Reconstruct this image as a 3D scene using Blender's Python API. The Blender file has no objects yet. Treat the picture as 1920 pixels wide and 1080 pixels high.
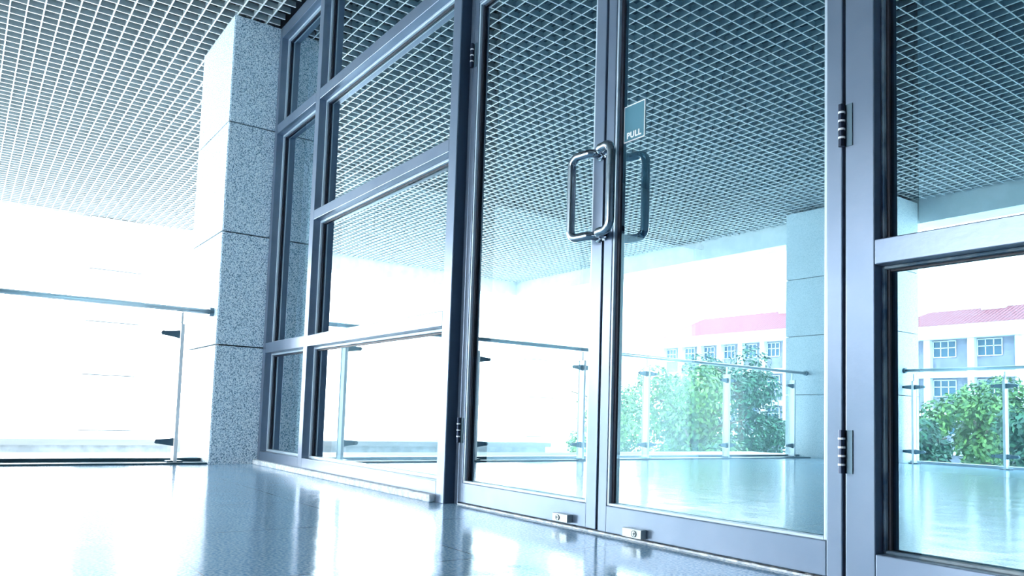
import bpy, bmesh, math, random
from mathutils import Vector, Matrix
from math import sin, cos, pi, tan
random.seed(7)
S = bpy.context.scene
COL = S.collection

# ------------------------------------------------------------------ camera
YAW, PIT, ROL, FPX, CY = 0.9512, 0.0741, 0.0316, 1453.16, 674.73
CAM = Vector((0.0, -1.9, 0.4167))
fw = Vector((-sin(YAW)*cos(PIT), cos(YAW)*cos(PIT), sin(PIT)))
r0 = Vector((cos(YAW), sin(YAW), 0)); u0 = r0.cross(fw)
rr = cos(ROL)*r0 + sin(ROL)*u0; uu = -sin(ROL)*r0 + cos(ROL)*u0
cd = bpy.data.cameras.new('camera'); cam = bpy.data.objects.new('camera', cd); COL.objects.link(cam)
m3 = Matrix((rr, uu, -fw)).transposed()
cam.matrix_world = Matrix.Translation(CAM) @ m3.to_4x4()
cd.sensor_fit = 'HORIZONTAL'; cd.sensor_width = 36.0; cd.lens = FPX/1920*36
cd.shift_y = (CY-540)/1920; cd.clip_start = 0.02; cd.clip_end = 500
S.camera = cam

# ------------------------------------------------------------------ sky, exposure
W = bpy.data.worlds.new('sky'); S.world = W; W.use_nodes = True
nt = W.node_tree; bg = nt.nodes['Background']
tc = nt.nodes.new('ShaderNodeTexCoord'); sp = nt.nodes.new('ShaderNodeSeparateXYZ')
rp = nt.nodes.new('ShaderNodeValToRGB'); nt.links.new(tc.outputs['Generated'], sp.inputs[0])
nt.links.new(sp.outputs['Z'], rp.inputs[0]); nt.links.new(rp.outputs[0], bg.inputs[0])
rp.color_ramp.elements[0].color = (1, 1, 1, 1); rp.color_ramp.elements[0].position = 0.0
rp.color_ramp.elements[1].color = (0.78, 0.90, 1.0, 1); rp.color_ramp.elements[1].position = 0.7
bg.inputs[1].default_value = 6.8
S.view_settings.view_transform = 'Standard'; S.view_settings.look = 'None'
S.view_settings.gamma = 1; S.view_settings.exposure = 1.35
S.view_settings.use_curve_mapping = False
sd = bpy.data.lights.new('sun', 'SUN'); sd.energy = 2.5; sd.angle = 0.02; sd.color = (1, 0.97, 0.92)
so = bpy.data.objects.new('sun', sd); COL.objects.link(so)
so.rotation_euler = Vector((-0.30, -0.55, -0.72)).to_track_quat('-Z', 'Y').to_euler()

# ------------------------------------------------------------------ materials
def mat(name, color=(0.8, 0.8, 0.8), rough=0.5, metal=0.0, spec=0.5):
    m = bpy.data.materials.new(name); m.use_nodes = True
    b = m.node_tree.nodes['Principled BSDF']
    b.inputs['Base Color'].default_value = (*color, 1); b.inputs['Roughness'].default_value = rough
    b.inputs['Metallic'].default_value = metal; b.inputs['Specular IOR Level'].default_value = spec
    return m
def N(m, t, **k):
    n = m.node_tree.nodes.new(t)
    for a, v in k.items(): setattr(n, a, v)
    return n
def L(m, a, b): m.node_tree.links.new(a, b)
def noise_color(m, c1, c2, scale, detail=4, lo=0.4, hi=0.6, bump=0.0, bscale=None, vec=(1, 1, 1)):
    b = m.node_tree.nodes['Principled BSDF']
    t = N(m, 'ShaderNodeTexCoord'); mp = N(m, 'ShaderNodeMapping'); mp.inputs['Scale'].default_value = vec
    n = N(m, 'ShaderNodeTexNoise'); n.inputs['Scale'].default_value = scale; n.inputs['Detail'].default_value = detail
    r = N(m, 'ShaderNodeValToRGB')
    r.color_ramp.elements[0].position = lo; r.color_ramp.elements[0].color = (*c1, 1)
    r.color_ramp.elements[1].position = hi; r.color_ramp.elements[1].color = (*c2, 1)
    L(m, t.outputs['Object'], mp.inputs[0]); L(m, mp.outputs[0], n.inputs['Vector'])
    L(m, n.outputs[0], r.inputs[0]); L(m, r.outputs[0], b.inputs['Base Color'])
    if bump:
        n2 = N(m, 'ShaderNodeTexNoise'); n2.inputs['Scale'].default_value = bscale or scale; n2.inputs['Detail'].default_value = 3
        bp = N(m, 'ShaderNodeBump'); bp.inputs['Strength'].default_value = bump; bp.inputs['Distance'].default_value = 0.02
        L(m, mp.outputs[0], n2.inputs['Vector']); L(m, n2.outputs[0], bp.inputs['Height']); L(m, bp.outputs[0], b.inputs['Normal'])
    return m

M = {}
M['alu'] = noise_color(mat('anodised_aluminium', rough=0.28, metal=0.5), (0.16, 0.22, 0.31), (0.19, 0.25, 0.34), 3.0, bump=0.02, bscale=60)
M['bead'] = mat('glazing_bead', (0.50, 0.62, 0.72), 0.4, 0.3)
M['seal'] = noise_color(mat('old_sealant', rough=0.75), (0.10, 0.17, 0.24), (0.36, 0.44, 0.48), 9)
M['gasket'] = mat('black_gasket', (0.008, 0.014, 0.03), 0.5)
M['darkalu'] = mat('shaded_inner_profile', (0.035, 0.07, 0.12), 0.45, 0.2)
M['plaster'] = noise_color(mat('white_sealing_mortar', rough=0.8), (0.55, 0.62, 0.68), (0.85, 0.88, 0.9), 40, bump=0.5, bscale=60)
M['steel'] = noise_color(mat('brushed_steel', rough=0.14, metal=1.0), (0.34, 0.40, 0.46), (0.42, 0.48, 0.53), 30)
M['railsteel'] = mat('pale_handrail_steel', (0.45, 0.55, 0.60), 0.3, 0.8)
M['gunmetal'] = mat('dark_hinge_steel', (0.03, 0.045, 0.08), 0.3, 0.7)
M['ring'] = mat('white_hinge_washer', (0.85, 0.88, 0.92), 0.35)
M['lock'] = mat('satin_lock_steel', (0.42, 0.48, 0.50), 0.35, 0.5)
M['lockdark'] = mat('keyhole_metal', (0.09, 0.12, 0.13), 0.4, 0.5)
M['grid'] = mat('lit_lattice_edge', (0.93, 0.95, 0.94), 0.5)  # lit lower edges of the lattice, brightness put into the colour
M['blade'] = mat('shaded_lattice_blade', (0.38, 0.44, 0.46), 0.5)  # same lattice as the caps, side shade put into the colour
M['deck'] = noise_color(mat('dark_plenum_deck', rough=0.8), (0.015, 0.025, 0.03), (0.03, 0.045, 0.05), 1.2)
M['beam'] = noise_color(mat('pale_beam_render', rough=0.8), (0.72, 0.76, 0.76), (0.84, 0.86, 0.86), 6)
M['signteal'] = mat('teal_sign_face', (0.045, 0.20, 0.28), 0.5)
M['signwhite'] = mat('white_sign_print', (0.85, 0.9, 0.92), 0.5)
M['railpost'] = mat('pale_post_steel', (0.88, 0.91, 0.93), 0.35, 0.2)
M['clamp'] = mat('grey_clamp_casting', (0.10, 0.17, 0.22), 0.4, 0.6)
M['kerb'] = mat('dark_base_channel', (0.02, 0.07, 0.10), 0.4, 0.3)
M['wallin'] = noise_color(mat('pale_interior_plaster', rough=0.85), (0.70, 0.82, 0.88), (0.76, 0.86, 0.92), 3)
M['wallr'] = noise_color(mat('dark_blue_grey_wall', rough=0.7), (0.14, 0.20, 0.26), (0.17, 0.23, 0.29), 3)
M['walld'] = noise_color(mat('blue_grey_back_wall', rough=0.8), (0.48, 0.54, 0.58), (0.54, 0.60, 0.64), 2)
M['ceilin'] = mat('blue_grey_interior_ceiling', (0.16, 0.27, 0.33), 0.8)
M['ledge'] = noise_color(mat('pale_stone_coping', rough=0.8), (0.48, 0.52, 0.56), (0.66, 0.70, 0.74), 8)
M['ground'] = noise_color(mat('pale_courtyard_paving', rough=0.9), (0.55, 0.57, 0.56), (0.7, 0.72, 0.7), 0.4)
M['bwall'] = noise_color(mat('lavender_grey_wall_tiles', rough=0.85), (0.15, 0.16, 0.22), (0.19, 0.20, 0.26), 1.5)
M['bframe'] = mat('white_concrete_bands', (0.55, 0.57, 0.60), 0.8)
M['bwin'] = mat('blue_window_glass', (0.02, 0.07, 0.12), 0.4)
M['bwinframe'] = mat('white_window_bars', (0.5, 0.52, 0.54), 0.6)
M['trunk'] = noise_color(mat('tree_bark', rough=0.9), (0.08, 0.06, 0.045), (0.16, 0.12, 0.09), 12)

# granite speckle
g = mat('speckled_granite', rough=0.55, spec=0.35); M['granite'] = g
b = g.node_tree.nodes['Principled BSDF']; t = N(g, 'ShaderNodeTexCoord')
v = N(g, 'ShaderNodeTexNoise'); v.inputs['Scale'].default_value = 125; v.inputs['Detail'].default_value = 2.5; v.inputs['Roughness'].default_value = 0.6
r = N(g, 'ShaderNodeValToRGB'); cr = r.color_ramp
cr.elements[0].position = 0.37; cr.elements[0].color = (0.09, 0.17, 0.26, 1)
cr.elements[1].position = 0.60; cr.elements[1].color = (0.84, 0.93, 0.98, 1)
e_ = cr.elements.new(0.46); e_.color = (0.44, 0.62, 0.75, 1)
L(g, t.outputs['Object'], v.inputs['Vector']); L(g, v.outputs[0], r.inputs[0]); L(g, r.outputs[0], b.inputs['Base Color'])

gp = g.copy(); gp.name = 'glare_lit_granite'; M['granite_glare'] = gp  # granite copy lightened to carry the glare on distant pillars
for n_ in gp.node_tree.nodes:
    if n_.bl_idname == 'ShaderNodeValToRGB':
        n_.color_ramp.elements[0].color = (0.45, 0.55, 0.62, 1); n_.color_ramp.elements[1].color = (0.68, 0.78, 0.83, 1); n_.color_ramp.elements[2].color = (0.86, 0.90, 0.92, 1)
# polished floor with tile joints
f = mat('polished_granite_floor', rough=0.13, spec=0.5); M['floor'] = f
b = f.node_tree.nodes['Principled BSDF']; t = N(f, 'ShaderNodeTexCoord')
n1 = N(f, 'ShaderNodeTexNoise'); n1.inputs['Scale'].default_value = 110; n1.inputs['Detail'].default_value = 3
r = N(f, 'ShaderNodeValToRGB'); cr = r.color_ramp
cr.elements[0].position = 0.38; cr.elements[0].color = (0.17, 0.37, 0.58, 1)
cr.elements[1].position = 0.62; cr.elements[1].color = (0.50, 0.70, 0.86, 1)
L(f, t.outputs['Object'], n1.inputs['Vector']); L(f, n1.outputs[0], r.inputs[0])
sx = N(f, 'ShaderNodeSeparateXYZ'); L(f, t.outputs['Object'], sx.inputs[0])
def joint(out, off):
    a = N(f, 'ShaderNodeMath', operation='ADD'); a.inputs[1].default_value = off; L(f, out, a.inputs[0])
    d = N(f, 'ShaderNodeMath', operation='PINGPONG'); d.inputs[1].default_value = 0.385; L(f, a.outputs[0], d.inputs[0])
    c = N(f, 'ShaderNodeMath', operation='LESS_THAN'); c.inputs[1].default_value = 0.0022; L(f, d.outputs[0], c.inputs[0])
    return c.outputs[0]
mx = N(f, 'ShaderNodeMath', operation='MAXIMUM'); L(f, joint(sx.outputs[0], 1.17), mx.inputs[0]); L(f, joint(sx.outputs[1], 0.60), mx.inputs[1])
mc = N(f, 'ShaderNodeMix', data_type='RGBA'); L(f, mx.outputs[0], mc.inputs['Factor']); L(f, r.outputs[0], mc.inputs['A'])
mc.inputs['B'].default_value = (0.01, 0.04, 0.08, 1); L(f, mc.outputs['Result'], b.inputs['Base Color'])
mp = N(f, 'ShaderNodeMapping'); mp.inputs['Scale'].default_value = (1, 1, 1); L(f, t.outputs['Object'], mp.inputs[0])
n2 = N(f, 'ShaderNodeTexNoise'); n2.inputs['Scale'].default_value = 4.0; n2.inputs['Detail'].default_value = 5.0; L(f, mp.outputs[0], n2.inputs['Vector'])
bp = N(f, 'ShaderNodeBump'); bp.inputs['Strength'].default_value = 0.35; bp.inputs['Distance'].default_value = 0.008
L(f, n2.outputs[0], bp.inputs['Height']); L(f, bp.outputs[0], b.inputs['Normal'])

# coated facade glass: mirror film over tinted transmission
def glass(name, refl, tint, trans=(0.5, 0.66, 0.72), extra=None):
    m = bpy.data.materials.new(name); m.use_nodes = True; t = m.node_tree; t.nodes.clear()
    o = t.nodes.new('ShaderNodeOutputMaterial'); gl = t.nodes.new('ShaderNodeBsdfGlossy'); tr = t.nodes.new('ShaderNodeBsdfTransparent')
    gl.inputs['Roughness'].default_value = 0.0; gl.inputs['Color'].default_value = (*tint, 1)
    tr.inputs['Color'].default_value = (*trans, 1)
    fr = t.nodes.new('ShaderNodeFresnel'); fr.inputs['IOR'].default_value = 1.5 if refl > 0 else 1.2
    lw_ = t.nodes.new('ShaderNodeLayerWeight'); lw_.inputs['Blend'].default_value = 0.5
    pw = t.nodes.new('ShaderNodeMath'); pw.operation = 'POWER'; pw.inputs[1].default_value = 1.6; t.links.new(lw_.outputs['Facing'], pw.inputs[0])
    gc = t.nodes.new('ShaderNodeMix'); gc.data_type = 'RGBA'; gc.inputs['A'].default_value = (*tint, 1); gc.inputs['B'].default_value = (0.97, 0.99, 1, 1)
    t.links.new(lw_.outputs['Facing'], gc.inputs['Factor']); t.links.new(gc.outputs['Result'], gl.inputs['Color'])
    mr = t.nodes.new('ShaderNodeMapRange'); mr.inputs['From Max'].default_value = 1.0
    mr.inputs['To Min'].default_value = refl; mr.inputs['To Max'].default_value = 1.0
    mx = t.nodes.new('ShaderNodeMixShader'); ge = t.nodes.new('ShaderNodeNewGeometry')
    iv = t.nodes.new('ShaderNodeMath'); iv.operation = 'SUBTRACT'; iv.inputs[0].default_value = 1.0; t.links.new(ge.outputs['Backfacing'], iv.inputs[1])
    ml = t.nodes.new('ShaderNodeMath'); ml.operation = 'MULTIPLY'
    cm = t.nodes.new('ShaderNodeMix'); cm.data_type = 'RGBA'; cm.inputs['A'].default_value = (*trans, 1); cm.inputs['B'].default_value = (1, 1, 1, 1)
    t.links.new(ge.outputs['Backfacing'], cm.inputs['Factor']); t.links.new(cm.outputs['Result'], tr.inputs['Color'])
    t.links.new((pw if refl > 0 else fr).outputs[0], mr.inputs[0]); t.links.new(mr.outputs[0], ml.inputs[0]); t.links.new(iv.outputs[0], ml.inputs[1]); t.links.new(ml.outputs[0], mx.inputs[0])
    t.links.new(tr.outputs[0], mx.inputs[1]); t.links.new(gl.outputs[0], mx.inputs[2]); t.links.new(mx.outputs[0], o.inputs[0])
    return m
M['glass'] = glass('blue_mirror_facade_glass', 0.34, (0.50, 0.82, 0.93), (0.48, 0.66, 0.74))
M['clear'] = glass('clear_railing_glass', 0.0, (1, 1, 1), (0.93, 0.98, 0.98))

# leaves
def leafmat(name, c1, c2):
    m = mat(name, rough=0.6); b = m.node_tree.nodes['Principled BSDF']
    gi = N(m, 'ShaderNodeNewGeometry'); r = N(m, 'ShaderNodeValToRGB')
    r.color_ramp.elements[0].color = (*c1, 1); r.color_ramp.elements[1].color = (*c2, 1)
    L(m, gi.outputs['Random Per Island'], r.inputs[0]); L(m, r.outputs[0], b.inputs['Base Color'])
    return m
M['leaf'] = leafmat('mid_green_leaves', (0.01, 0.07, 0.03), (0.14, 0.27, 0.06))
M['leafd'] = leafmat('dark_green_leaves', (0.004, 0.04, 0.03), (0.03, 0.13, 0.06))
# red ribbed roof
rf = mat('red_ribbed_roof', rough=0.7); M['roof'] = rf; b = rf.node_tree.nodes['Principled BSDF']
t = N(rf, 'ShaderNodeTexCoord'); wv = N(rf, 'ShaderNodeTexWave'); wv.inputs['Scale'].default_value = 0.9
r = N(rf, 'ShaderNodeValToRGB'); r.color_ramp.elements[0].color = (0.27, 0.07, 0.09, 1); r.color_ramp.elements[1].color = (0.12, 0.02, 0.03, 1)
r.color_ramp.elements[0].position = 0.55; r.color_ramp.elements[1].position = 0.8
L(rf, t.outputs['Object'], wv.inputs[0]); L(rf, wv.outputs[0], r.inputs[0]); L(rf, r.outputs[0], b.inputs['Base Color'])

# ------------------------------------------------------------------ mesh helpers
class MB:
    def __init__(s): s.v = []; s.f = []
    def box(s, x0, x1, y0, y1, z0, z1):
        if x0 > x1: x0, x1 = x1, x0
        if y0 > y1: y0, y1 = y1, y0
        if z0 > z1: z0, z1 = z1, z0
        n = len(s.v)
        s.v += [(x0,y0,z0),(x1,y0,z0),(x1,y1,z0),(x0,y1,z0),(x0,y0,z1),(x1,y0,z1),(x1,y1,z1),(x0,y1,z1)]
        s.f += [tuple(n+i for i in q) for q in ((0,3,2,1),(4,5,6,7),(0,1,5,4),(1,2,6,5),(2,3,7,6),(3,0,4,7))]
        return s
    def prism(s, pts, a, b, axis):   # pts 2D polygon extruded along axis ('x','y','z')
        n = len(s.v); k = len(pts)
        def mk(p, h): return {'x': (h, p[0], p[1]), 'y': (p[0], h, p[1]), 'z': (p[0], p[1], h)}[axis]
        s.v += [mk(p, a) for p in pts] + [mk(p, b) for p in pts]
        s.f += [tuple(range(n, n+k))[::-1], tuple(range(n+k, n+2*k))]
        s.f += [(n+i, n+(i+1) % k, n+k+(i+1) % k, n+k+i) for i in range(k)]
        return s
    def cyl(s, c, r, h, axis='z', n=20):
        pts = [(cos(2*pi*i/n)*r, sin(2*pi*i/n)*r) for i in range(n)]
        i0 = {'x': (1, 2, 0), 'y': (0, 2, 1), 'z': (0, 1, 2)}[axis]
        return s.prism([(p[0]+c[i0[0]], p[1]+c[i0[1]]) for p in pts], c[i0[2]], c[i0[2]]+h, axis)
    def tube(s, path, r, n=14, cap=True):
        P = [Vector(p) for p in path]; up = None; base = len(s.v)
        for i, p in enumerate(P):
            t = (P[min(i+1, len(P)-1)]-P[max(i-1, 0)]).normalized()
            if up is None:
                up = t.orthogonal().normalized()
            up = (up - t*up.dot(t)).normalized(); w = t.cross(up)
            rr_ = r[i] if isinstance(r, (list, tuple)) else r
            s.v += [tuple(p+up*cos(2*pi*j/n)*rr_+w*sin(2*pi*j/n)*rr_) for j in range(n)]
        for i in range(len(P)-1):
            for j in range(n):
                a = base+i*n+j; b_ = base+i*n+(j+1) % n
                s.f.append((a, b_, b_+n, a+n))
        if cap:
            s.f.append(tuple(base+j for j in range(n))[::-1]); s.f.append(tuple(base+(len(P)-1)*n+j for j in range(n)))
        return s
    def build(s, name, m, parent=None, bevel=0.0, smooth=False, **props):
        me = bpy.data.meshes.new(name); me.from_pydata(s.v, [], s.f); me.validate(); me.update()
        bm_ = bmesh.new(); bm_.from_mesh(me); bmesh.ops.recalc_face_normals(bm_, faces=bm_.faces); bm_.to_mesh(me); bm_.free()
        o = bpy.data.objects.new(name, me); COL.objects.link(o); me.materials.append(m)
        if smooth:
            for p in me.polygons: p.use_smooth = True
        if parent: o.parent = parent
        if bevel:
            md = o.modifiers.new('bevel', 'BEVEL'); md.width = bevel; md.segments = 2; md.limit_method = 'ANGLE'
        for k, v in props.items(): o[k] = v
        return o
def root(name, loc=(0, 0, 0), **props):
    o = bpy.data.objects.new(name, None); COL.objects.link(o); o.location = loc; o.empty_display_size = 0.1
    for k, v in props.items(): o[k] = v
    return o
def fillet(pts, rad, seg=7):
    P = [Vector(p) for p in pts]; out = [P[0]]
    for i in range(1, len(P)-1):
        a = (P[i-1]-P[i]); b = (P[i+1]-P[i]); la, lb = a.length, b.length; a.normalize(); b.normalize()
        ang = a.angle(b); d = min(rad/tan(ang/2), la*0.49, lb*0.49); rr_ = d*tan(ang/2)
        s_, e = P[i]+a*d, P[i]+b*d; c = P[i]+(a+b).normalized()*(rr_/sin(ang/2))
        va, vb = s_-c, e-c; th = va.angle(vb)
        for k in range(seg+1):
            t = k/seg; out.append(c+(va*sin((1-t)*th)+vb*sin(t*th))/sin(th))
    out.append(P[-1]); return out
STR = dict(kind='structure')

# ------------------------------------------------------------------ key dimensions (metres)
ZC = 3.449                       # underside of the lattice ceiling
XJ, XML, XMR, XPL, XPR = -5.982, -5.122, -5.051, -3.261, -3.187
XHG, XM, XH, XR2, XEND = -3.151, -2.172, -1.188, -1.099, 0.85
YD = 0.055                       # door face
YS = -8.1                        # outer beam
XF = -14.2                       # far beam

# ------------------------------------------------------------------ floor, ground
MB().box(-6.32, 5.2, -7.75, 8, -0.25, 0).build('floor', M['floor'], **STR)
o = MB(); o.box(-6.2, -6.0, -7.4, -0.36, 0.0, 0.012)
o.box(-6.32, -6.2, -7.75, -0.36, 0, 0.035)
o.build('trim_1', M['kerb'], **STR)
MB().box(-7.60, -6.32, -8.3, 0.3, -0.6, 0.0).build('trim_2', M['beam'], **STR)
MB().box(-120, 60, -140, 60, -4.2, -4.0).build('ground', M['ground'], **STR)
MB().box(-5.09, -2.1, -7.95, -7.75, -0.5, 0.03).build('trim_3', M['ledge'], **STR)

# ------------------------------------------------------------------ ceiling
m = MB(); cp = MB(); dy, dx, h, th = 0.1103, 0.1159, 0.045, 0.0045
y = -1.110
ys = [y - k*dy for k in range(-80, 64)]
for y in ys:
    if y > 6 or y < YS+0.05: continue
    x1 = 4.9 if y < -0.02 else -6.95
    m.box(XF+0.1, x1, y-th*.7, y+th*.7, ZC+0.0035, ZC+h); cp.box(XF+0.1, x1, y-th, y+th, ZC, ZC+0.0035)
x = -6.982
for k in range(-110, 70):
    xx = x + k*dx
    if xx < XF+0.15 or xx > 4.9: continue
    y1_ = (-0.02 if xx > -6.95 else 6.0)
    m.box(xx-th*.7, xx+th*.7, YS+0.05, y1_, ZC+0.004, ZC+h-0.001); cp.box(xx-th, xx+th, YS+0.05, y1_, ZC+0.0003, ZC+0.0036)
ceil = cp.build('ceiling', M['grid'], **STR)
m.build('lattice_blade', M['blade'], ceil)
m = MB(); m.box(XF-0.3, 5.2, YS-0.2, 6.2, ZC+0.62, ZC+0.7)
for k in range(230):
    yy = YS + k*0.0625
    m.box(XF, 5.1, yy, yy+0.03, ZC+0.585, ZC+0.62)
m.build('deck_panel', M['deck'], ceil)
m = MB()
m.box(XF-0.3, 5.2, YS-0.35, YS+0.02, ZC-0.30, ZC+0.62)        # outer beam along the front
m.build('trim_5', M['beam'], **STR)
m = MB(); m.box(XF-0.35, XF+0.06, YS+0.02, 6.2, ZC-0.28, ZC+0.62)
m.build('trim_6', M['beam'], **STR)
MB().box(4.95, 5.2, YS+0.02, 8, -0.25, ZC+0.62).build('wall_right', M['wallr'], **STR)

MB().box(-2.1, 4.95, -8.05, -7.76, -0.25, ZC).build('wall_light_blocker', M['wallr'], **STR)  # unseen wall, added to keep light off the right side
# ------------------------------------------------------------------ pillars (stone slabs with open joints over a dark core)
def pillar(label, x0, x1, y0, y1, z0, z1, joints, gap=0.006, mt='granite_glare'):
    p = root('stone_pillar', ((x0+x1)/2, (y0+y1)/2, z0), label=label, category='pillar', group='granite clad pillars of the terrace')
    t = 0.03; cx, cy = (x0+x1)/2, (y0+y1)/2
    c = MB(); c.box(x0+t-cx, x1-t-cx, y0+t-cy, y1-t-cy, 0, z1-z0); c.build('core', M['gasket'], p)
    zs = [z0]+joints+[z1]; m = MB()
    for a, b_ in zip(zs[:-1], zs[1:]):
        a += gap/2*(a != z0)*1.6; b_ -= gap/2*(b_ != z1)*1.6; a -= z0; b_ -= z0
        X0, X1, Y0, Y1 = x0-cx, x1-cx, y0-cy, y1-cy
        m.box(X1-t, X1, Y0+gap, Y1-gap, a, b_); m.box(X0, X0+t, Y0+gap, Y1-gap, a, b_)
        m.box(X0, X1-gap, Y0, Y0+t, a, b_); m.box(X0, X1-gap, Y1-t, Y1, a, b_)
    m.build('stone_cladding', M[mt], p, bevel=0.002)
    return p
JO = [0.891, 1.754, 2.606]
pillar('speckled granite pillar standing at the left end of the glass wall', -6.90, XJ, -0.354, 0.30, 0, ZC, JO, mt='granite')
pillar('granite pillar seen in the right glass door, where two railings meet', -6.42, -5.10, -8.0, -7.45, 0, 3.40, [0.85, 1.66, 2.46])
pillar('far glare-whitened pillar behind the end of the left railing', -14.9, -14.0, -0.32, 0.50, -4, ZC, [0.0, 0.89, 1.75, 2.6])
pillar('slim pillar at the far roof corner, seen in the left glass door', -14.3, -14.0, -9.2, -8.4, -4, ZC-0.31, [0.0, 0.89, 1.75, 2.6])

# ------------------------------------------------------------------ glass wall: fixed windows
def bead_frame(parent, x0, x1, z0, z1, yg, mb='bead', w=0.016, g=0.014):
    """glazing bead and gasket ring inside an opening, glass pane at yg"""
    def ring(a, y0, y1, ins):
        m = MB(); X0, X1, Z0, Z1 = x0+ins, x1-ins, z0+ins, z1-ins
        m.box(X0, X0+a, y0, y1, Z0, Z1); m.box(X1-a, X1, y0, y1, Z0, Z1)
        m.box(X0+a, X1-a, y0, y1, Z0, Z0+a); m.box(X0+a, X1-a, y0, y1, Z1-a, Z1); return m
    ring(w, yg-0.026, yg-0.004, 0).build('glazing_bead', M[mb], parent, bevel=0.002)
    gk = MB(); gk.box(x0+w, x0+w+g, yg-0.012, yg-0.002, z0+w, z1-w); gk.box(x1-w-g*.6, x1-w, yg-0.012, yg-0.002, z0+w, z1-w); gk.box(x0+w, x1-w, yg-0.010, yg-0.002, z1-w-g*.7, z1-w)
    gk.build('gasket', M['gasket'], parent)
    p = MB(); p.box(x0+0.004, x1-0.004, yg, yg+0.008, z0+0.004, z1-0.004)
    return p.build('glass_pane', M['glass'], parent)
YG = 0.075
ZT = 3.40
T1, T2, T3, BB = (2.571, 2.645), (1.721, 1.787), (0.850, 0.926), (0.034, 0.102)
w1 = root('window_1', (XJ, 0, 0), **STR); w2 = root('window_2', (XMR, 0, 0), **STR)
def member(parent, off, x0, x1, y0, y1, z0, z1, name, m='alu', bv=0.003):
    return MB().box(x0-off, x1-off, y0, y1, z0, z1).build(name, M[m], parent, bevel=bv)
D = 0.10
# window 1: narrow bay beside the pillar
member(w1, XJ, XJ, XJ+0.055, 0, D, BB[0], ZT+0.04, 'jamb'); member(w1, XJ, XML, XMR, 0, D, 0.0, ZT+0.04, 'mullion')
for (a, b_), nm in (((ZT-0.05, ZT+0.04), 'head_rail'), (T1, 'transom'), (T3, 'transom'), (BB, 'bottom_rail')):
    member(w1, XJ, XJ+0.055, XML, 0, D, a, b_, nm)
for z0, z1 in ((BB[1], T3[0]), (T3[1], T1[0]), (T1[1], ZT-0.05)):
    bead_frame(w1, 0.055, XML-XJ, z0, z1, YG)
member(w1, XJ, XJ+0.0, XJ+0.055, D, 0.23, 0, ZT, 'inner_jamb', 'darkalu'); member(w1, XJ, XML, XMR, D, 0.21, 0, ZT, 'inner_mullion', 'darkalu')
# window 2: wide bay
for (a, b_), nm in (((ZT-0.05, ZT+0.04), 'head_rail'), (T1, 'transom'), (T2, 'transom'), (T3, 'transom'), (BB, 'bottom_rail')):
    member(w2, XMR, XMR, XPL, 0, D, a, b_, nm)
for z0, z1 in ((BB[1], T3[0]), (T3[1], T2[0]), (T2[1], T1[0]), (T1[1], ZT-0.05)):
    bead_frame(w2, 0, XPL-XMR, z0, z1, YG)
MB().box(XJ, XPL, -0.035, 0.06, 0, 0.036).build('trim_7', M['plaster'], bevel=0.008, **STR)
# post between window and doors
p = root('trim_8', (XPL, 0, 0), **STR)
MB().box(0, XPR-XPL, 0, D, 0, ZT+0.04).build('post', M['alu'], p, bevel=0.003)
MB().box(XPR-XPL, XHG-0.004-XPL, YD+0.004, D+0.02, 0, ZT+0.04).build('door_jamb', M['alu'], p, bevel=0.003)
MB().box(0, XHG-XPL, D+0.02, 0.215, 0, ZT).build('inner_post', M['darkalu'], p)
MB().box(XPR-XPL, XPR-XPL+0.003, 0.004, YD+0.004, 0, ZT+0.04).build('side_shade_strip', M['darkalu'], p)  # thin dark strip painting the shade on the post's side face
# door head + transom light over the doors
p = root('window_3', (XHG, 0, 0), **STR); Wd = XH-XHG
MB().box(0, Wd, YD, YD+0.06, 2.555, 2.645).build('head_rail', M['alu'], p, bevel=0.003)
MB().box(0, Wd, YD, YD+0.06, ZT-0.05, ZT+0.04).build('head_rail', M['alu'], p, bevel=0.003)
bead_frame(p, 0, Wd, 2.645, ZT-0.05, YD+0.045)
# right window
w3 = root('window_4', (XH, 0, 0), **STR)
ox = XH
MB().box(0.006, XR2-ox, YD, YD+0.07, 0, ZT+0.04).build('post', M['alu'], w3, bevel=0.003)
MB().box(XEND-ox, XEND-ox+0.09, YD, YD+0.07, 0, ZT+0.04).build('post', M['alu'], w3, bevel=0.003)
for (a, b_), nm in (((0.0, 0.094), 'bottom_rail'), ((0.851, 0.919), 'transom'), (T1, 'transom'), ((ZT-0.05, ZT+0.04), 'head_rail')):
    MB().box(XR2-ox, XEND-ox, YD, YD+0.07, a, b_).build(nm, M['alu'], w3, bevel=0.003)
YGR = 0.115
for z0, z1 in ((0.094, 0.851), (0.919, T1[0]), (T1[1], ZT-0.05)):
    bead_frame(w3, XR2-ox, XEND-ox, z0, z1, YGR, 'seal', 0.008, 0.008)
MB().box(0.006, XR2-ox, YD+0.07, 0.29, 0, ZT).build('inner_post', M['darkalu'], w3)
MB().box(XEND+0.09, 4.95, 0.05, 0.3, 0, ZC+0.62).build('wall_front', M['granite'], **STR)

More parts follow.
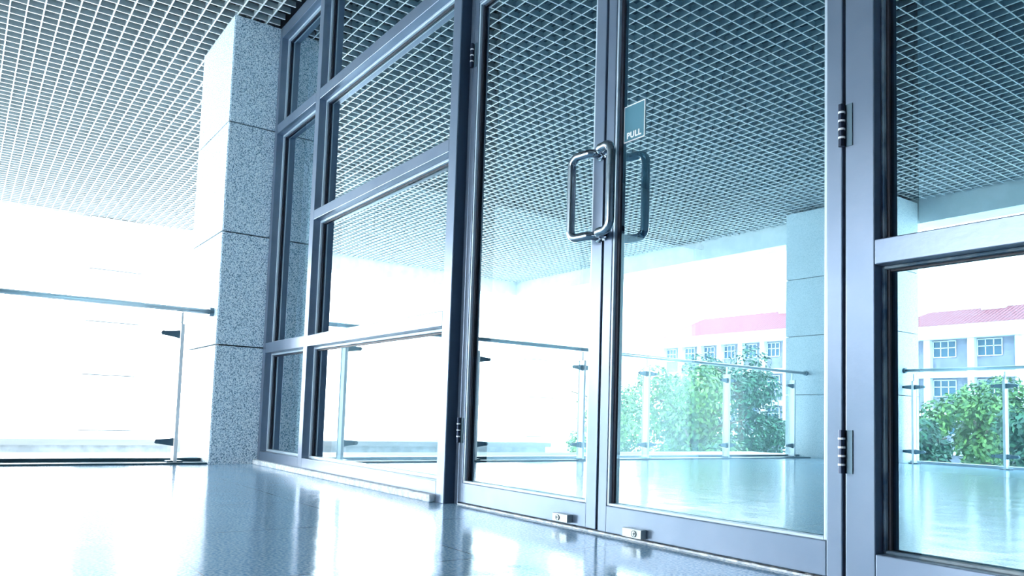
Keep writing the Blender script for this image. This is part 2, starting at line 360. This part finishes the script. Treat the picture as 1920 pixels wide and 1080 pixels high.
# ------------------------------------------------------------------ doors (hinge origin, leaf built along local x)
ZTD = 2.535
def hinge(parent, x, z0, z1, n):
    hb = MB().cyl((x, -0.012, z0), 0.0085, z1-z0, 'z', 16)
    hob = hb.build('hinge', M['gunmetal'], parent, smooth=False)
    for k in range(1, n):
        zz = z0+(z1-z0)*k/n
        MB().cyl((x, -0.012, zz-0.0028), 0.0096, 0.0056, 'z', 16).build('washer', M['ring'], hob)
    MB().box(x+0.002, x+0.026, -0.004, 0.002, z0, z1).build('hinge_leaf', M['clamp'], hob)
    return hob
def lockbox(parent, x, z, flip):
    lk = MB().box(x-0.045, x+0.045, -0.028, 0.0, z-0.0155, z+0.0155).build('lock', M['lock'], parent, bevel=0.0015)
    s = -1 if flip else 1
    MB().cyl((x+s*0.012, -0.0305, z), 0.0095, 0.003, 'y', 24).build('lock_cylinder', M['lock'], lk)
    m = MB(); n = 24
    for rr_ in (0.0113,):
        for i in range(n):
            a0, a1 = 2*pi*i/n, 2*pi*(i+1)/n
            m.prism([(x+s*.012+cos(a0)*rr_, z+sin(a0)*rr_), (x+s*.012+cos(a1)*rr_, z+sin(a1)*rr_), (x+s*.012+cos(a1)*.0092, z+sin(a1)*.0092), (x+s*.012+cos(a0)*.0092, z+sin(a0)*.0092)], -0.0312, -0.028, 'y')
    m.build('cylinder_ring', M['lockdark'], lk)
    k = MB().cyl((x+s*.014, -0.0315, z+0.001), 0.0042, 0.0015, 'y', 12); k.box(x+s*.014-.0013, x+s*.014+.0013, -0.0315, -0.030, z-0.006, z)
    k.build('keyhole', M['lockdark'], lk)
    return lk
def handle(parent, x, sgn, side, yface=-0.0):
    """bent steel pull, foot on the stile, grip set sideways"""
    z1, z0, outd, dxx = 1.433, 1.113, 0.048, (0.103 if sgn < 0 else 0.088)
    pts = [(x, yface, z1), (x, yface-outd, z1), (x+sgn*dxx, yface-outd-0.012, z1), (x+sgn*dxx, yface-outd-0.012, z0), (x, yface-outd, z0), (x, yface, z0)]
    if side: pts = [(a, 0.045-(b_-yface)+0.0, c) for a, b_, c in pts]
    h_ = MB().tube(fillet(pts, 0.034, 8), 0.0165, 24).build('door_handle', M['steel'], parent, smooth=True)
    for z in (z0, z1):
        yy = 0.045 if side else yface-0.006
        MB().cyl((x, yy, z), 0.0215, 0.006, 'y', 24).build('handle_rose', M['steel'], h_)
    return h_
def leaf(name, hx, s, lenx, phi, stile_h, stile_m, railh):
    """s=+1: leaf runs to +x from hinge; s=-1: to -x"""
    d = root(name, (hx, YD, 0), **STR); d.rotation_euler = (0, 0, phi)
    def bx(a, b_, z0, z1, nm, m='alu', y0=0, y1=0.045, bv=0.003):
        return MB().box(s*a, s*b_, y0, y1, z0, z1).build(nm, M[m], d, bevel=bv)
    bx(0.003, stile_h, 0.012, ZTD, 'stile'); bx(lenx-stile_m, lenx-0.002, 0.012, ZTD, 'stile')
    bx(stile_h, lenx-stile_m, 0.012, railh, 'bottom_rail'); bx(stile_h, lenx-stile_m, 2.44, ZTD, 'top_rail')
    xa, xb = sorted((s*stile_h, s*(lenx-stile_m)))
    bead_frame(d, xa, xb, railh, 2.44, 0.030, 'bead', 0.010, 0.012)
    return d
LEN_L = XM-XHG-0.004; LEN_R = XH-XM-0.016
d1 = leaf('door_1', XHG, 1, LEN_L, 0.0, 0.040, 0.058, 0.104)
for z0, z1 in ((0.290, 0.408), (2.122, 2.242)): hinge(d1, 0.008, z0, z1, 4)
lockbox(d1, -2.352-XHG, 0.036, True); handle(d1, -2.190-XHG, -1, False)
d2 = leaf('door_2', XH, -1, LEN_R, 0.0109, 0.050, 0.046, 0.108)
for z0, z1 in ((0.295, 0.411), (1.193, 1.312), (2.09, 2.21)): hinge(d2, 0.002, z0, z1, 5)
lockbox(d2, -1.951-XH, 0.032, False); handle(d2, -2.148-XH, 1, False)
# dark weather strip filling the meeting gap and thresholds
MB().box(XM-0.002, XM+0.012, YD+0.012, YD+0.04, 0.012, ZTD).build('meeting_seal', M['gasket'], d1).location = (-XHG, -YD, 0)
MB().box(XHG, XH, YD+0.002, YD+0.05, 0, 0.006).build('trim_9', M['plaster'], **STR)
MB().box(XH-0.002, XH+0.006, YD+0.02, YD+0.05, 0, ZTD).build('trim_10', M['gasket'], **STR)

# ------------------------------------------------------------------ PULL sign on the right door glass
ps = root('door_sign', (-2.033, 0.0, 1.455), label='small teal PULL sign stuck on the right glass door above its handle', category='sign')
ysg = YD+0.018
MB().box(-0.054, 0.054, ysg, ysg+0.003, 0.0, 0.140).build('sign_border', M['signwhite'], ps)
MB().box(-0.050, 0.050, ysg-0.0008, ysg, 0.004, 0.136).build('sign_face', M['signteal'], ps)
fc = bpy.data.curves.new('sign_text', 'FONT'); fc.body = 'PULL'; fc.size = 0.031; fc.extrude = 0.0004; fc.offset = 0.0013
fc.align_x = 'CENTER'; fc.space_character = 1.12
ft = bpy.data.objects.new('sign_lettering_curve', fc); COL.objects.link(ft)
bpy.context.view_layer.update()
dg = bpy.context.evaluated_depsgraph_get(); tm = bpy.data.meshes.new_from_object(ft.evaluated_get(dg))
bpy.data.objects.remove(ft)
to = bpy.data.objects.new('sign_lettering', tm); COL.objects.link(to); to.data.materials.clear(); to.data.materials.append(M['signwhite'])
to.parent = ps; to.location = (0.0, ysg-0.0013, 0.013); to.rotation_euler = (pi/2, 0, 0)

# ------------------------------------------------------------------ railings
def rail_post(parent, x, y, axis, z0, arms=(-1, 1), edge=False):
    """flat steel post with two tapered glass clamps; axis = direction of the run"""
    t, w = 0.012, 0.009
    def B(u0_, u1, v0, v1, a, b_, mb):      # u along run, v across
        if axis == 'y': mb.box(x+v0, x+v1, y+u0_, y+u1, a, b_)
        else: mb.box(x+u0_, x+u1, y+v0, y+v1, a, b_)
        return mb
    m = MB(); B(-w, w, -0.04, 0.04, z0, 1.03, m); B(-w-.004, w+.004, -0.046, -0.036, z0, 1.03, m); B(-w-.004, w+.004, 0.036, 0.046, z0, 1.03, m)
    po = m.build('post', M['railpost'], parent, bevel=0.002)
    m = MB(); B(-0.055, 0.055, -0.045, 0.045, z0, z0+0.012, m); m.build('foot_plate', M['clamp'], po, bevel=0.002)
    m = MB(); B(-0.008, 0.008, -0.008, 0.008, 1.03, 1.12, m); m.build('stub', M['railpost'], po)
    for zc in (z0+0.15, 0.955):
        m = MB()
        for a in arms:
            pr = [(a*0.012, zc-0.034), (a*0.05, zc-0.026), (a*0.135, zc-0.014), (a*0.146, zc), (a*0.135, zc+0.014), (a*0.05, zc+0.022), (a*0.012, zc+0.026)]
            if axis == 'y': m.prism([(y+p_[0], p_[1]) for p_ in pr], x+0.008, x+0.026, 'x')
            else: m.prism([(x+p_[0], p_[1]) for p_ in pr], y+0.008, y+0.026, 'y')
            c = (x+0.006, y+a*0.128, zc) if axis == 'y' else (x+a*0.128, y+0.006, zc)
            m.cyl(c, 0.016, 0.028, 'x' if axis == 'y' else 'y', 16)
        m.build('clamp', M['clamp'], po, bevel=0.002)
def railing(label, axis, fixed, posts, r0_, r1_, zr, z0):
    r_ = root('glass_railing', (0, 0, 0), label=label, category='railing')
    pa, pb = ((fixed, r0_, zr), (fixed, r1_, zr)) if axis == 'y' else ((r0_, fixed, zr), (r1_, fixed, zr))
    MB().tube([pa, pb], 0.019, 20).build('handrail', M['railsteel'], r_, smooth=True)
    ends = []
    for e, s_ in ((r0_, 1), (r1_, -1)):
        if axis == 'y': MB().cyl((fixed, e-(0 if s_ > 0 else 0.03), zr), 0.033, 0.03, 'y', 20).build('end_flange', M['clamp'], r_)
        else: MB().cyl((e-(0 if s_ > 0 else 0.03), fixed, zr), 0.033, 0.03, 'x', 20).build('end_flange', M['clamp'], r_)
    for i, q in enumerate(posts):
        if axis == 'y': rail_post(r_, fixed, q, 'y', z0, (-1,) if i == 0 else ((1,) if i == len(posts)-1 else (-1, 1)))
        else: rail_post(r_, q, fixed, 'x', z0)
    allp = posts
    for a, b_ in zip(allp[:-1], allp[1:]):
        a, b_ = sorted((a, b_))
        if axis == 'y': MB().box(fixed+0.012, fixed+0.022, a+0.05, b_-0.05, z0+0.05, 1.02).build('glass_panel', M['clear'], r_)
        else: MB().box(a+0.05, b_-0.05, fixed+0.012, fixed+0.022, z0+0.05, 1.02).build('glass_panel', M['clear'], r_)
railing('glass railing with round steel handrail along the left end of the terrace', 'y', -6.10,
        [-0.573, -1.87, -3.18, -4.32, -5.74, -7.12], -7.449, -0.355, 1.143, 0.012)
railing('glass railing along the front of the terrace, seen in the right window', 'x', -7.62,
        [-4.97, -3.93, -2.66], -5.10, -2.1, 1.165, 0.0)

# ------------------------------------------------------------------ interior behind the glass
MB().box(-7.1, 5.2, 6.2, 6.4, -0.2, ZC+0.5).build('wall_back', M['walld'], **STR)
lw = MB(); lw.box(-7.1, -7.0, 0.3, 6.2, 2.84, 3.42); lw.box(-7.1, -7.0, 0.3, 6.2, -0.2, 0.0)
for yy in (0.3, 2.2, 4.1, 6.1): lw.box(-7.1, -7.0, yy, yy+0.1, 0, 2.84)
lw.build('wall_left', M['wallin'], **STR)
MB().box(-7.12, -6.96, 0.3, 6.2, 2.77, 2.84).build('trim_11', M['darkalu'], **STR)
MB().box(-7.0, 4.95, 0.3, 6.2, 3.40, 3.44).build('ceiling.001', M['ceilin'], **STR)
MB().box(-7.0, XPL, 0.115, 0.3, 3.36, ZC+0.6).build('trim_12', M['darkalu'], **STR)
MB().box(XPL, 5.0, 0.11, 0.3, ZT, ZC+0.6).build('trim_13', M['darkalu'], **STR)
blind = mat('white_fabric_blind', (0.55, 0.60, 0.62), 0.9)
bb = blind.node_tree; pb_ = bb.nodes['Principled BSDF']; tl = bb.nodes.new('ShaderNodeBsdfTranslucent'); tl.inputs[0].default_value = (0.42, 0.48, 0.50, 1)
ms = bb.nodes.new('ShaderNodeMixShader'); ms.inputs[0].default_value = 0.65
bb.links.new(pb_.outputs[0], ms.inputs[1]); bb.links.new(tl.outputs[0], ms.inputs[2]); bb.links.new(ms.outputs[0], bb.nodes['Material Output'].inputs[0])
for k, (a, b_) in enumerate(((0.4, 2.2), (2.3, 4.1), (4.2, 6.1))):
    w = root('window_%d' % (5+k), (-7.05, a, 0), **STR)
    MB().box(-0.004, 0.004, 0, b_-a, 0.0, 2.77).build('blind', blind, w)

# ------------------------------------------------------------------ beyond the terrace
lp = MB(); lp.box(-9.3, -9.0, -5.0, 3.0, -0.6, 0.0); lp.box(-13.5, -9.3, -5.0, -4.7, -0.6, 0.0)
p = root('planter_wall', (0, 0, 0), label='low pale stone wall on the lower roof beyond the left railing', category='wall')
lp.build('wall_body', M['ledge'], p); MB().box(-9.36, -8.94, -5.06, 3.0, 0.0, 0.06).build('coping', M['bframe'], p)
MB().box(-13.9, -6.70, -8.3, 6.2, -0.75, -0.55).build('ground.001', M['ledge'], **STR)

def house(label, x0, x1, yf, depth, zbase, zeave, zridge, bays, floors, wins, hipl=True):
    h_ = root('campus_building', (x0, yf, zbase), label=label, category='building')
    w = x1-x0; H = zeave-zbase
    MB().box(0, w, -depth, -0.6, 0, H).build('wall', M['bwall'], h_)
    bw = w/bays; fh = 3.45; fr = MB()
    for i in range(bays+1): fr.box(i*bw-0.28, i*bw+0.28, -0.7, 0.0, 0, H-1.2)
    z = H-1.25
    fr.box(-0.5, w+0.5, -depth, 0.35, H-1.2, H)
    zz = H-1.2-fh+0.5
    while zz > 0.5:
        fr.box(-0.3, w+0.3, -0.7, 0.05, zz-0.55, zz); zz -= fh
    fr.build('frame_band', M['bframe'], h_)
    zz = H-1.2; k = 0
    while zz-fh > 0 and k < floors:
        for i in range(bays):
            x_ = i*bw+0.35; wd = bw*0.52
            top = zz-0.15 if k == 0 else zz-0.25
            win = MB().box(x_, x_+wd, -0.62, -0.55, top-1.45, top).build('window', M['bwin'], h_)
            m = MB(); 
            for q in (0, 0.333, 0.666, 1.0): m.box(x_+wd*q-0.04, x_+wd*q+0.04, -0.56, -0.50, top-1.45, top)
            for q in (0, 0.42, 1.0): m.box(x_, x_+wd, -0.56, -0.50, top-1.45*q-0.04, top-1.45*q+0.04)
            m.build('window_bars', M['bwinframe'], win)
        zz -= fh; k += 1
    rise = zridge-zeave; ins = rise*1.15 if hipl else 0
    m = MB(); dd = depth/2
    m.v = [(-0.4, 0.2, H), (w+0.4, 0.2, H), (w+0.4, -depth, H), (-0.4, -depth, H), (ins-0.4, -dd, H+rise), (w+0.4, -dd, H+rise), (-0.4, 0.2, H-0.15), (w+0.4, 0.2, H-0.15), (w+.4, -depth, H-.15), (-.4, -depth, H-.15)]
    m.f = [(0, 1, 5, 4), (2, 3, 4, 5), (3, 0, 4), (1, 2, 5), (0, 6, 7, 1), (1, 7, 8, 2), (2, 8, 9, 3), (3, 9, 6, 0), (6, 9, 8, 7)]
    m.build('roof', M['roof'], h_)
    MB().box(w*0.60, w*0.78, -dd-1, -dd+0.6, H+rise*0.6, H+rise+1.0).build('roof_hatch', M['bframe'], h_)
    return h_
house('pale three bay building with red ribbed roof, seen in the right window', -39.4, -28.0, -70, 9, -4, 9.9, 11.9, 3, 3, None)
house('long pale building with faded red roof, seen in the right glass door', -65.6, -42.5, -70, 9, -4, 10.7, 13.4, 8, 3, None)

def tree(label, x, y, zb, ztop, rad, leafs, lm='leaf', grp=None):
    t = root('leafy_tree', (x, y, zb), label=label, category='tree', group='trees below the terrace')
    h_ = ztop-zb; rz = min(h_*0.42, rad*1.1)
    tr = MB(); top = h_-rz
    tr.tube([(0, 0, 0), (0.05, 0.03, top*0.5), (0, 0, top+rz*0.5)], [0.16, 0.12, 0.05], 8)
    for k in range(7):
        a = random.uniform(0, 2*pi); l_ = rad*random.uniform(0.5, 0.85); z_ = top-rz*0.4+k*rz*0.14
        tr.tube([(0, 0, z_), (cos(a)*l_*0.5, sin(a)*l_*0.5, z_+rz*0.25), (cos(a)*l_, sin(a)*l_, z_+rz*0.35)], [0.07, 0.045, 0.02], 6)
    tr.build('trunk', M['trunk'], t)
    blobs = []
    for k in range(22):
        a = random.uniform(0, 2*pi); q = math.sqrt(random.random())*0.72; zz = random.uniform(-0.75, 0.75)
        blobs.append((cos(a)*q*rad, sin(a)*q*rad, top+zz*rz, random.uniform(0.22, 0.42)*rad))
    m = MB()
    for _ in range(leafs):
        bx, by, bz, br = random.choice(blobs)
        d = Vector((random.gauss(0, 1), random.gauss(0, 1), random.gauss(0, 1))).normalized()
        p_ = Vector((bx, by, bz))+d*br*random.uniform(0.75, 1.05)
        n_ = (d+Vector((random.uniform(-.6, .6), random.uniform(-.6, .6), random.uniform(-.2, .9)))).normalized()
        a = n_.orthogonal().normalized(); c = n_.cross(a); th_ = random.uniform(0, 2*pi)
        a, c = a*cos(th_)+c*sin(th_), -a*sin(th_)+c*cos(th_); s_ = random.uniform(0.05, 0.11)
        k = len(m.v)
        m.v += [tuple(p_-a*s_), tuple(p_+c*s_*0.5), tuple(p_+a*s_), tuple(p_-c*s_*0.5)]; m.f.append((k, k+1, k+2, k+3))
    m.build('foliage', M[lm], t)
TR = [('round green tree leftmost in the right glass door', -20.5, -17.0, 1.9, 2.0, 9000, 'leaf'),
      ('broad green tree left of middle, farther behind the left railing', -23.7, -23.0, 2.5, 2.4, 9000, 'leaf'),
      ('tall green tree whose top reaches the handrail in the right door', -16.3, -17.2, 2.35, 2.1, 11000, 'leaf'),
      ('dark green tree close to the corner pillar', -18.8, -23.0, 3.35, 2.3, 10000, 'leafd'),
      ('dark low tree at the left edge of the right window', -10.1, -17.0, 0.75, 1.3, 7000, 'leafd'),
      ('bright green tree in the middle of the right window', -10.6, -22.5, 2.0, 1.8, 9000, 'leaf'),
      ('dark green tree at the right edge of the right window', -6.7, -17.0, 0.9, 1.35, 8000, 'leafd')]
for lb, x, y, zt, rd, nl, lm in TR: tree(lb, x, y, -4, zt, rd, nl, lm)
